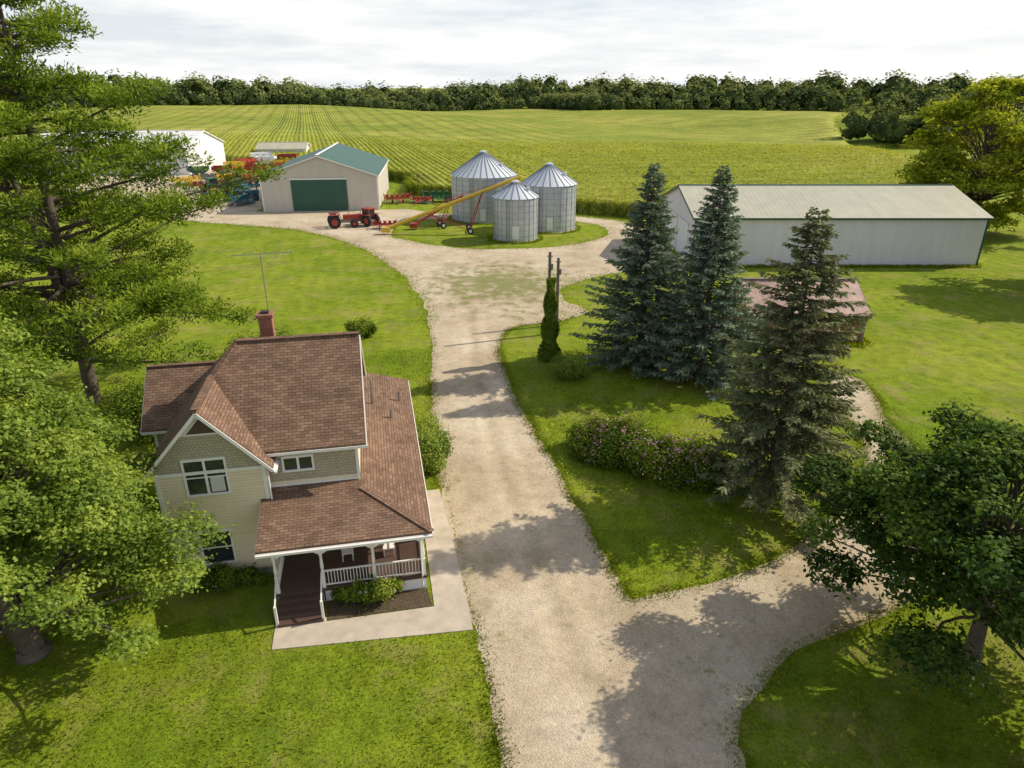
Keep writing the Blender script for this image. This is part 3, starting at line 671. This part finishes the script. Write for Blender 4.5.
ch=P(); ch.box(-5.55,-4.95,32.2,32.8,7.6,10.1); ch.box(-5.62,-4.88,32.13,32.87,10.1,10.25); mk(ch,'brick_chimney',M_brick)
ch=P(); ch.box(-5.42,-5.08,32.33,32.67,10.25,10.35); mk(ch,'chimney_flue',M_tire)
v=P()
for x,y,z,h in ((-.75,35.5,3.72,1.5),(.2,34.0,3.5,.5),(.75,36.5,3.35,.6)): v.cyl((x,y,z-.1),(x,y,z+h),.06,.06,8)
mk(v,'vent_pipes',M_metal)
a=P(); a.cyl((-5.6,35.8,2),(-5.6,35.8,12.4),.03,.025,6); a.beam((-7.0,35.8,12.3),(-4.1,36.1,12.3),.03,.03)
for i in range(9):
    q=-6.9+i*.33; l_=.35+.09*i; a.beam((q,35.8-l_,12.3+.0),(q,35.8+l_,12.3),.018,.018)
for i in range(5):
    q=-6.2+i*.35; a.beam((q-.5,35.75,11.7-.02*i),(q+.5,35.85,11.9),.015,.015)
mk(a,'tv_antenna',M_metal)
def hw(lx,ly): return (lx*math.cos(TH)-ly*math.sin(TH),lx*math.sin(TH)+ly*math.cos(TH))
walk=[hw(*q) for q in ((-5.1,21.6),(2.7,21.1),(2.65,26),(2.45,31.8),(1.35,31.8),(1.3,22.75),(-3.1,22.75),(-3.1,23.0),(-5.1,23.0))]
P_=P(); P_.slab([(x,y,.03) for x,y in walk],.1); P_.make('concrete_walk',M_conc)
m_mulch=simple('mulch',(.10,.07,.045),.95,var=.3,nscale=8)
bed=[hw(*q) for q in ((-3.05,22.8),(1.25,22.8),(1.1,24.0),(-3.1,24.0))]; P_=P(); P_.slab([(x,y,.02) for x,y in bed],.05); P_.make('mulch_bed',m_mulch)
# ------------------------------------------------------------------ sheds
def shed(name,x0,x1,y0,y1,ze,zr_,axis_,wall,roof,rz=0,ov=.35,doors=(),trim=None):
    cx_,cy_=(x0+x1)/2,(y0+y1)/2; E=empty(name,(cx_,cy_,0),rz); a=(x1-x0)/2; b_=(y1-y0)/2
    w=P(); T=.12
    w.poly([(-a,-b_,0),(a,-b_,0),(a,-b_,ze),(0,-b_,zr_),(-a,-b_,ze)] if axis_=='y' else [(-a,-b_,0),(a,-b_,0),(a,-b_,ze),(-a,-b_,ze)])
    w.poly([(a,b_,0),(-a,b_,0),(-a,b_,ze),(0,b_,zr_),(a,b_,ze)] if axis_=='y' else [(a,b_,0),(-a,b_,0),(-a,b_,ze),(a,b_,ze)])
    w.poly([(a,-b_,0),(a,b_,0),(a,b_,ze),(a,-b_,ze)] if axis_=='y' else [(a,-b_,0),(a,b_,0),(a,b_,ze),(a,0,zr_),(a,-b_,ze)])
    w.poly([(-a,b_,0),(-a,-b_,0),(-a,-b_,ze),(-a,b_,ze)] if axis_=='y' else [(-a,b_,0),(-a,-b_,0),(-a,-b_,ze),(-a,0,zr_),(-a,b_,ze)])
    w.make('walls',wall,E)
    r=P(); e=ov; up=T+.02
    if axis_=='y':
        s=(zr_-ze)/a; A0=a+e
        r.slab([(-A0,-b_-e,ze-s*e+up),(0,-b_-e,zr_+up),(0,b_+e,zr_+up),(-A0,b_+e,ze-s*e+up)],T); r.slab([(0,-b_-e,zr_+up),(A0,-b_-e,ze-s*e+up),(A0,b_+e,ze-s*e+up),(0,b_+e,zr_+up)],T)
    else:
        s=(zr_-ze)/b_; B0=b_+e
        r.slab([(-a-e,-B0,ze-s*e+up),(a+e,-B0,ze-s*e+up),(a+e,0,zr_+up),(-a-e,0,zr_+up)],T); r.slab([(-a-e,0,zr_+up),(a+e,0,zr_+up),(a+e,B0,ze-s*e+up),(-a-e,B0,ze-s*e+up)],T)
    r.make('roof',roof,E)
    if trim:
        t=P(); h=.22
        if axis_=='y':
            for sg in (-1,1):
                t.beam((sg*A0,-b_-e-.03,ze-s*e),(0,-b_-e-.03,zr_),.05,h); t.beam((sg*(A0+.03),-b_-e,ze-s*e),(sg*(A0+.03),b_+e,ze-s*e),.05,h)
                t.box(sg*a-.12,sg*a+.12,-b_-.04,-b_-.004,0,ze)
            t.beam((0,-b_-e,zr_+up+.03),(0,b_+e,zr_+up+.03),.5,.05)
        else:
            for sg in (-1,1):
                t.beam((sg*(a+e+.03),-B0,ze-s*e),(sg*(a+e+.03),0,zr_),.05,h); t.beam((sg*(a+e+.03),B0,ze-s*e),(sg*(a+e+.03),0,zr_),.05,h)
                t.box(sg*a-.12,sg*a+.12,-b_-.04,-b_-.004,0,ze-.1)
            t.beam((-a-e,-B0-.03,ze-s*e),(a+e,-B0-.03,ze-s*e),.05,h)
            t.beam((-a-e,0,zr_+up+.03),(a+e,0,zr_+up+.03),.45,.05)
        t.make('trim',trim,E)
    for i,(face,u0,u1,z0,z1,mt) in enumerate(doors):
        d=P()
        if face=='f': d.box(u0,u1,-b_-.09,-b_-.005,z0,z1)
        if face=='l': d.box(-a-.09,-a-.005,u0,u1,z0,z1)
        d.make('door_%d'%i,mt,E)
        t=P()
        if face=='f': t.box(u0-.15,u1+.15,-b_-.15,-b_-.095,z1,z1+.25)
        if face=='l': t.box(-a-.15,-a-.095,u0-.1,u1+.1,z1,z1+.2)
        t.make('door_rail_%d'%i,M_white,E)
    return E
shed('machine_shed',-44.8,-25.0,122.5,151,5.9,9.2,'y',M_wallg,M_green,math.radians(6),doors=(('f',-4.9,4.6,0.05,5.3,M_green),),trim=M_white)
shed('pole_barn',21.8,56.5,82,100,5.8,8.3,'x',M_wallb,M_roofl,0,doors=(('l',-6,-1,.05,4.4,M_wsh),('l',0,5,.05,4.4,M_wsh)),trim=M_green)
shed('small_red_shed',20,29.6,54.6,61.4,2.6,4.6,'x',M_barn,M_rust,0,ov=.3,doors=(('f',-2,0,.05,2.1,M_barn),('f',2.4,3.4,.05,2.0,M_barn)),trim=M_wood)
shed('white_machine_shed',-120,-80,176,200,6.2,9.6,'x',M_wsh,M_wsh,0,trim=M_white)
shed('white_storage_shed',-76,-62,214,222,3.2,4.6,'x',M_wallb,M_roofl,.1,trim=M_white)
# ------------------------------------------------------------------ bins
def grainbin(loc,r,h,hp):
    E=empty('grain_bin',(loc[0],loc[1],0)); n=48
    w=P(); w.cyl((0,0,0),(0,0,h),r,r,n,True); w.make('wall',M_galv,E)
    k=P(); z=.82
    while z<h-.1: k.cyl((0,0,z-.02),(0,0,z+.02),r+.02,r+.02,n,False); z+=.82
    for i in range(n//2):
        a=2*math.pi*(i+.5)/(n//2); k.beam((math.cos(a)*(r+.02),math.sin(a)*(r+.02),0),(math.cos(a)*(r+.02),math.sin(a)*(r+.02),h),.035,.035)
    k.make('stiffeners',M_galvd,E)
    w=P(); w.cyl((0,0,h+.02),(0,0,hp-.25),r+.18,.5,n,True); w.make('roof',M_galvr,E)
    k=P()
    m_=int(r*6)
    for i in range(m_):
        a=2*math.pi*i/m_; c_,s_=math.cos(a),math.sin(a); k.beam((c_*(r+.18),s_*(r+.18),h+.05),(c_*.5,s_*.5,hp-.21),.10,.08)
    k.make('roof_ribs',M_galvd,E)
    w=P(); w.cyl((0,0,hp-.35),(0,0,hp-.02),.52,.52,16); w.cyl((0,0,hp-.02),(0,0,hp+.12),.6,.15,16)
    w.cyl((r*.55,-r*.3,h+.2+(hp-h)*.35),(r*.55,-r*.3,h+.75+(hp-h)*.35),.22,.22,10)
    w.make('cap_and_vents',M_galvr,E)
    k=P(); a=-1.9
    for da in (-.5,.5):
        px_,py_=math.cos(a+da*.45/r)*(r+.2),math.sin(a+da*.45/r)*(r+.2); k.beam((px_,py_,.5),(px_,py_,h),.05,.05)
    z=.6
    while z<h:
        k.beam((math.cos(a-.225/r)*(r+.2),math.sin(a-.225/r)*(r+.2),z),(math.cos(a+.225/r)*(r+.2),math.sin(a+.225/r)*(r+.2),z),.03,.03); z+=.35
    k.make('ladder',M_metal,E)
    d=P(); d.box(-.45,.45,-r-.06,-r+.1,.5,2.3); d.make('access_door',M_galvr,E)
    d=P(); d.cyl((0,0,-.1),(0,0,.12),r+.35,r+.35,n); d.make('concrete_pad',M_conc,E)
grainbin((.5,98.6),3.15,5.9,8.0); grainbin((5.6,106.4),4.1,6.7,9.6); grainbin((-4.6,115.2),5.25,7.0,10.6)
# ------------------------------------------------------------------ machinery
def wheel(tire,rim,c,r,w_,ax=(0,1,0)):
    a=Vector(ax); c=Vector(c); tire.cyl(c-a*w_/2,c-a*w_*.3,r*.9,r,18); tire.cyl(c-a*w_*.3,c+a*w_*.3,r,r,18); tire.cyl(c+a*w_*.3,c+a*w_/2,r,r*.9,18)
    rim.cyl(c-a*(w_/2+.02),c+a*(w_/2+.02),r*.5,r*.5,14)
def tractor(name,loc,rz,body,cab=True,sc_=1.,rimm=None):
    E=empty(name,(*loc,0),rz); E.scale=(sc_,)*3; t=P();r=P();b_=P();g=P();m_=P()
    for sg in (-1,1):
        wheel(t,r,(-1.1,sg*.95,.85),.85,.5); wheel(t,r,(1.5,sg*.8,.5),.5,.3)
        b_.box(-1.75,-.45,sg*.95-.28,sg*.95+.28,1.72,1.8); b_.beam((-.45,sg*.95,1.76),(-.15,sg*.95,1.2),.5,.06)
    b_.box(.1,2.0,-.36,.36,1.0,1.62); b_.box(1.85,2.1,-.33,.33,.8,1.5); m_.box(-1.5,1.7,-.25,.25,.6,1.0); m_.cyl((.9,.2,1.6),(.9,.2,2.35),.05,.05,8)
    m_.cyl((1.5,-.8,.5),(1.5,.8,.5),.06,.06,8); m_.cyl((-1.1,-.9,.85),(-1.1,.9,.85),.1,.1,8)
    if cab:
        g.box(-1.3,.05,-.6,.6,1.3,2.55); b_.box(-1.4,.15,-.7,.7,2.55,2.7)
        for x in (-1.3,.05):
            for y in (-.6,.6): b_.box(x-.05,x+.05,y-.05,y+.05,1.3,2.55)
    else:
        m_.box(-1.1,-.6,-.3,.3,1.2,1.35); m_.box(-1.2,-1.08,-.3,.3,1.2,1.8); m_.cyl((-.2,0,1.3),(-.35,0,1.75),.02,.02,6); m_.cyl((-.36,0,1.74),(-.38,0,1.78),.2,.2,12)
    t.make('tires',M_tire,E); r.make('wheel_rims',rimm or body,E); b_.make('body',body,E); m_.make('chassis',M_metal,E)
    if cab: g.make('cab_glass',M_glass,E)
def wagon(name,loc,rz,body,s=1.):
    E=empty(name,(*loc,0),rz); E.scale=(s,)*3; t=P();r=P();b_=P();m_=P()
    for x in (-1.3,1.3):
        for y in (-.85,.85): wheel(t,r,(x,y,.45),.45,.28)
        m_.cyl((x,-.85,.45),(x,.85,.45),.05,.05,6)
    m_.beam((-1.8,0,.7),(3.0,0,.55),.15,.15)
    for y in (-.5,.5): m_.beam((-1.7,y,.75),(1.7,y,.75),.12,.12)
    q0=[(-.7,-.5,.85),(.7,-.5,.85),(.7,.5,.85),(-.7,.5,.85)]; q1=[(-1.9,-1.2,1.7),(1.9,-1.2,1.7),(1.9,1.2,1.7),(-1.9,1.2,1.7)]
    q2=[(x,y,2.3) for x,y,_ in q1]
    for a_,c_ in ((q0,q1),(q1,q2)):
        for i in range(4): b_.poly([a_[i],a_[(i+1)%4],c_[(i+1)%4],c_[i]])
    b_.poly(q0); b_.poly([(x*.97,y*.97,1.9) for x,y,_ in q1])
    for x in (-1.9,-.6,.6,1.9):
        for y in (-1.22,1.22): b_.box(x-.05,x+.05,y-.05,y+.05,1.7,2.35)
    t.make('tires',M_tire,E); r.make('rims',M_white,E); b_.make('hopper',body,E); m_.make('running_gear',M_metal,E)
def implement(name,loc,rz,body,s=1.):
    E=empty(name,(*loc,0),rz); E.scale=(s,)*3; b_=P();t=P();m_=P();r=P()
    for y in (-.9,0,.9): b_.beam((-2.4,y,.9),(2.4,y,.9),.14,.14)
    for x in (-2.3,-1.1,0,1.1,2.3): b_.beam((x,-1.1,.92),(x,1.1,.92),.12,.12)
    b_.beam((0,-1,.9),(0,-3,.5),.14,.14); b_.beam((-.8,-1,.95),(0,-2.6,.6),.1,.1); b_.beam((.8,-1,.95),(0,-2.6,.6),.1,.1)
    for sg in (-1,1):
        wheel(t,r,(sg*1.0,.1,.38),.38,.25,(1,0,0)); b_.beam((sg*2.3,-.9,.9),(sg*2.6,0,1.9),.1,.1); b_.beam((sg*2.6,0,1.9),(sg*2.3,.9,.9),.1,.1)
    for i in range(15):
        x=-2.3+i*.33
        for y in (-.7,.7): m_.cyl((x-.02,y,.3),(x+.02,y,.3),.28,.28,12)
    for i in range(5): b_.box(-2.2+i*1.0,-1.6+i*1.0,.2,.8,1.0,1.5)
    b_.make('frame',body,E); t.make('tires',M_tire,E); m_.make('discs',M_metal,E); r.make('rims',M_white,E)
tractor('red_tractor',(-26.3,107.3),.3,M_red,False,1.15); tractor('red_tractor',(-23.0,109.0),2.6,M_red,True,1.0)
tractor('blue_tractor',(-54.5,140),1.3,M_blue,True,1.3); tractor('blue_tractor',(-51.0,134),.5,M_blue,False,1.2); tractor('green_tractor',(-60,143),.8,M_grn,True,1.2,M_yel)
implement('disc_harrow',(-19.6,106.0),.15,M_red,.75)
implement('disc_harrow',(-21.5,131.5),.4,M_red,1.0); implement('disc_harrow',(-13.8,133),.1,M_grn,1.25)
implement('field_cultivator',(-50,129),1.2,M_blue,1.1); implement('field_cultivator',(-17.0,131.0),-.3,M_red,.8); implement('field_cultivator',(-56,133),.2,M_blue,1.1)
for x,y,rz,mt,s_ in ((-62,172,.3,M_red,1.2),(-70,180,.6,M_yel,1.2),(-56,166,1.2,M_metal,1.1),(-69,170,.2,M_red,1.2),(-66,192,.1,M_wsh,1.3),(-66,166,.9,M_wood,1.),(-59,184,.4,M_yel,1.2),(-66,175,.4,M_yel,1.),(-70,188,1.1,M_red,1.2),(-55,190,.1,M_wsh,1.2),(-62,198,.2,M_red,1.3),(-70,200,.5,M_wsh,1.4),(-57,177,.7,M_red,1.2),(-74,168,.3,M_blue,1.2),(-60,153,.4,M_red,1.1)):
    wagon('gravity_wagon',(x,y),rz,mt,s_)
for x,y,rz,mt in ((-50,158,.2,M_yel),(-61,160,1.0,M_red),(-70,162,.4,M_metal),(-52,172,.7,M_red),(-57,154,.5,M_red),(-65,161,1.4,M_yel),(-68,184,.4,M_red),(-61,178,.2,M_yel),(-64,148,.2,M_red),(-72,156,.8,M_yel),(-55,148,.3,M_blue)): implement('planter',(x,y),rz,mt,1.25)
def auger(name,p,q,tube,frame,ax,wr,tr=.2):
    E=empty(name,(*p[:2],0)); p0=Vector((0,0,p[2])); q0=Vector((q[0]-p[0],q[1]-p[1],q[2])); t=P(); t.cyl(p0,q0,tr,tr,12); 
    d=(q0-p0).normalized(); t.cyl(q0,q0+Vector((0,0,-.8)),.2,.16,10)
    t.box(-.6,.6,-.5,.5,p[2]-.45,p[2]+.25); t.make('tube_and_hopper',tube,E)
    f=P(); up=Vector((0,0,1)); m1=p0.lerp(q0,.3); m2=p0.lerp(q0,.72)
    f.beam(m1+up*.1,p0.lerp(q0,.5)+up*.9,.06,.06); f.beam(p0.lerp(q0,.5)+up*.9,p0.lerp(q0,.85)+up*.2,.06,.06); f.beam(p0.lerp(q0,.5),p0.lerp(q0,.5)+up*.9,.06,.06)
    c=p0.lerp(q0,ax); s=Vector((-d.y,d.x,0)).normalized()
    w1=Vector((c.x,c.y,.5))
    for sg in (-1,1):
        a_=w1+s*wr*sg; f.beam(a_,m2+s*.2*sg,.1,.1); f.beam(a_,m1+s*.2*sg,.1,.1)
    f.beam(w1-s*wr,w1+s*wr,.12,.12); f.beam(m1.lerp(m2,.5)+Vector((0,0,-.8)),m2,.05,.05)
    f.make('undercarriage',frame,E); t=P();r=P()
    for sg in (-1,1): wheel(t,r,tuple(w1+s*wr*sg),.5,.28,tuple(s))
    t.make('tires',M_tire,E); r.make('rims',M_white,E)
auger('grain_auger',(-18.6,101.6,.8),(1.2,104.0,7.9),M_yel,M_red,.62,1.6,.28)
auger('grain_auger',(-15.0,105.5,.7),(-7.6,108.2,4.6),M_red,M_red,.55,1.2)
# ------------------------------------------------------------------ lawn blades near the camera
rng=np.random.default_rng(99)
n=170000; px=rng.uniform(-24,26,n); py=11+(rng.random(n)**1.5)*42
ok=~inside(px,py,OUT)&~inside(px,py,walk)
hx=px*math.cos(TH)+py*math.sin(TH); hy=-px*math.sin(TH)+py*math.cos(TH)
ok&=~((hx>-11)&(hx<1.2)&(hy>24)&(hy<40))
px,py=px[ok],py[ok]
o_=np.array(OUT); o_=o_[(o_[:,1]<62)&(o_[:,1]>9)]; k=rng.integers(0,len(o_),34000); ev=o_[k]+rng.normal(0,.24,(34000,2))
hx=ev[:,0]*math.cos(TH)+ev[:,1]*math.sin(TH); hy=-ev[:,0]*math.sin(TH)+ev[:,1]*math.cos(TH)
ev=ev[~((hx<2.75)&(hy>21)&(hy<31.9))]
px=np.concatenate([px,ev[:,0]]); py=np.concatenate([py,ev[:,1]])
n=len(px); hgt_=rng.uniform(.03,.085,n)*(1+.4*np.sin(px*.9)*np.sin(py*.7))
A=norm(np.stack([rng.normal(0,.6,n),rng.normal(0,.6,n),np.ones(n)],1))*hgt_[:,None]; Bv=norm(np.stack([rng.normal(size=n),rng.normal(size=n),np.zeros(n)],1))*rng.uniform(.01,.03,n)[:,None]
C=np.stack([px,py,np.zeros(n)],1)+A*.6
leafmesh('lawn_grass',C,A,Bv,.45+.18*np.sin(px*.35+1)*np.sin(py*.28)+.12*np.sin(px*2.6+py*.75)+rng.normal(0,.17,n),LM_grass)
# weeds along walls, bins and yard edges
W_=[]
def wl(a,b,k,sd=.3): 
    t=rng.random((k,1)); W_.append(np.array(a)+(np.array(b)-np.array(a))*t+rng.normal(0,sd,(k,2)))
wl((22,81.5),(56.5,81.5),3500); wl((57,82),(57,100),800); wl((20,54.2),(29.6,54.2),1500); wl((30,54.5),(30,61),500); wl((-24,124),(-27,150),1500); wl((-44,121.3),(-46,148),900)
for (cx_,cy_),r0 in (((.5,98.6),3.6),((5.6,106.4),4.6),((-4.6,115.2),5.7)):
    a=rng.uniform(0,6.28,1400); W_.append(np.stack([cx_+np.cos(a)*r0,cy_+np.sin(a)*r0],1)+rng.normal(0,.25,(1400,2)))
big=sum(len(q) for q in W_)
k=rng.integers(0,len(HOL),3500); W_.append(np.array(HOL)[k]+rng.normal(0,.6,(3500,2)))
o2=np.array(OUT); o2=o2[(o2[:,1]>60)&(o2[:,1]<120)]; k=rng.integers(0,len(o2),9000); W_.append(o2[k]+rng.normal(0,.6,(9000,2)))
Wp=np.concatenate(W_); n=len(Wp); sc1=np.where(np.arange(n)<big,1.,.38)
A=norm(np.stack([rng.normal(0,.5,n),rng.normal(0,.5,n),np.ones(n)],1))*(rng.uniform(.08,.26,n)*sc1)[:,None]; Bv=norm(np.stack([rng.normal(size=n),rng.normal(size=n),np.zeros(n)],1))*(rng.uniform(.03,.09,n)*(.4+.6*sc1))[:,None]
leafmesh('weeds',np.stack([Wp[:,0],Wp[:,1],np.zeros(n)],1)+A*.7,A,Bv,.45+rng.normal(0,.2,n),LM_grass)
# ------------------------------------------------------------------ light
el=math.radians(38); az=Vector((.945,.327)).normalized(); S=Vector((az.x*math.cos(el),az.y*math.cos(el),math.sin(el)))
ld=bpy.data.lights.new('sun','SUN'); ld.energy=5; ld.angle=math.radians(.5); ld.color=(1,.905,.74)
lo=bpy.data.objects.new('sun',ld); lo.rotation_euler=S.to_track_quat('Z','Y').to_euler(); lo.location=(30,20,60); link(lo)
w=bpy.data.worlds.new('World'); sc.world=w; w.use_nodes=True; nt=w.node_tree; nt.nodes.clear(); N=NT(nt)
sk=N.n('ShaderNodeTexSky'); sk.sky_type='NISHITA'; sk.sun_disc=False; sk.sun_elevation=el; sk.sun_rotation=math.atan2(az.x,az.y); sk.dust_density=1.2
tc=N.n('ShaderNodeTexCoord'); mp=N.n('ShaderNodeMapping'); mp.inputs['Scale'].default_value=(1,1,7); N.l(tc.outputs['Generated'],mp.inputs[0])
f=N.noise(mp.outputs[0],3.6,6,.6); f=N.ramp(f,[(.40,.2),(.58,.95)])
sz_=N.n('ShaderNodeSeparateXYZ'); N.l(tc.outputs['Generated'],sz_.inputs[0])
hz=N.math('SUBTRACT',1.0,N.math('MULTIPLY',N.math('ABSOLUTE',sz_.outputs[2]),2.6),clamp=True)
hazy=N.mix(N.math('MULTIPLY',hz,.85),sk.outputs[0],(6.5,7.0,7.7))
cl=N.math('MULTIPLY',f,N.math('MULTIPLY_ADD',hz,.6,.35))
c=N.mix(cl,hazy,(8.8,8.7,8.4))
bg=N.n('ShaderNodeBackground'); bg.inputs['Strength'].default_value=.125
N.l(c,bg.inputs['Color']); o=N.n('ShaderNodeOutputWorld'); N.l(bg.outputs[0],o.inputs[0])
# ------------------------------------------------------------------ camera
cd=bpy.data.cameras.new('camera'); cd.sensor_width=36; cd.lens=683/1024*36; cd.clip_end=9000; cd.clip_start=.1
co=bpy.data.objects.new('camera',cd); co.location=(0,0,20); co.rotation_euler=(math.radians(90-23.5),0,0); link(co); sc.camera=co
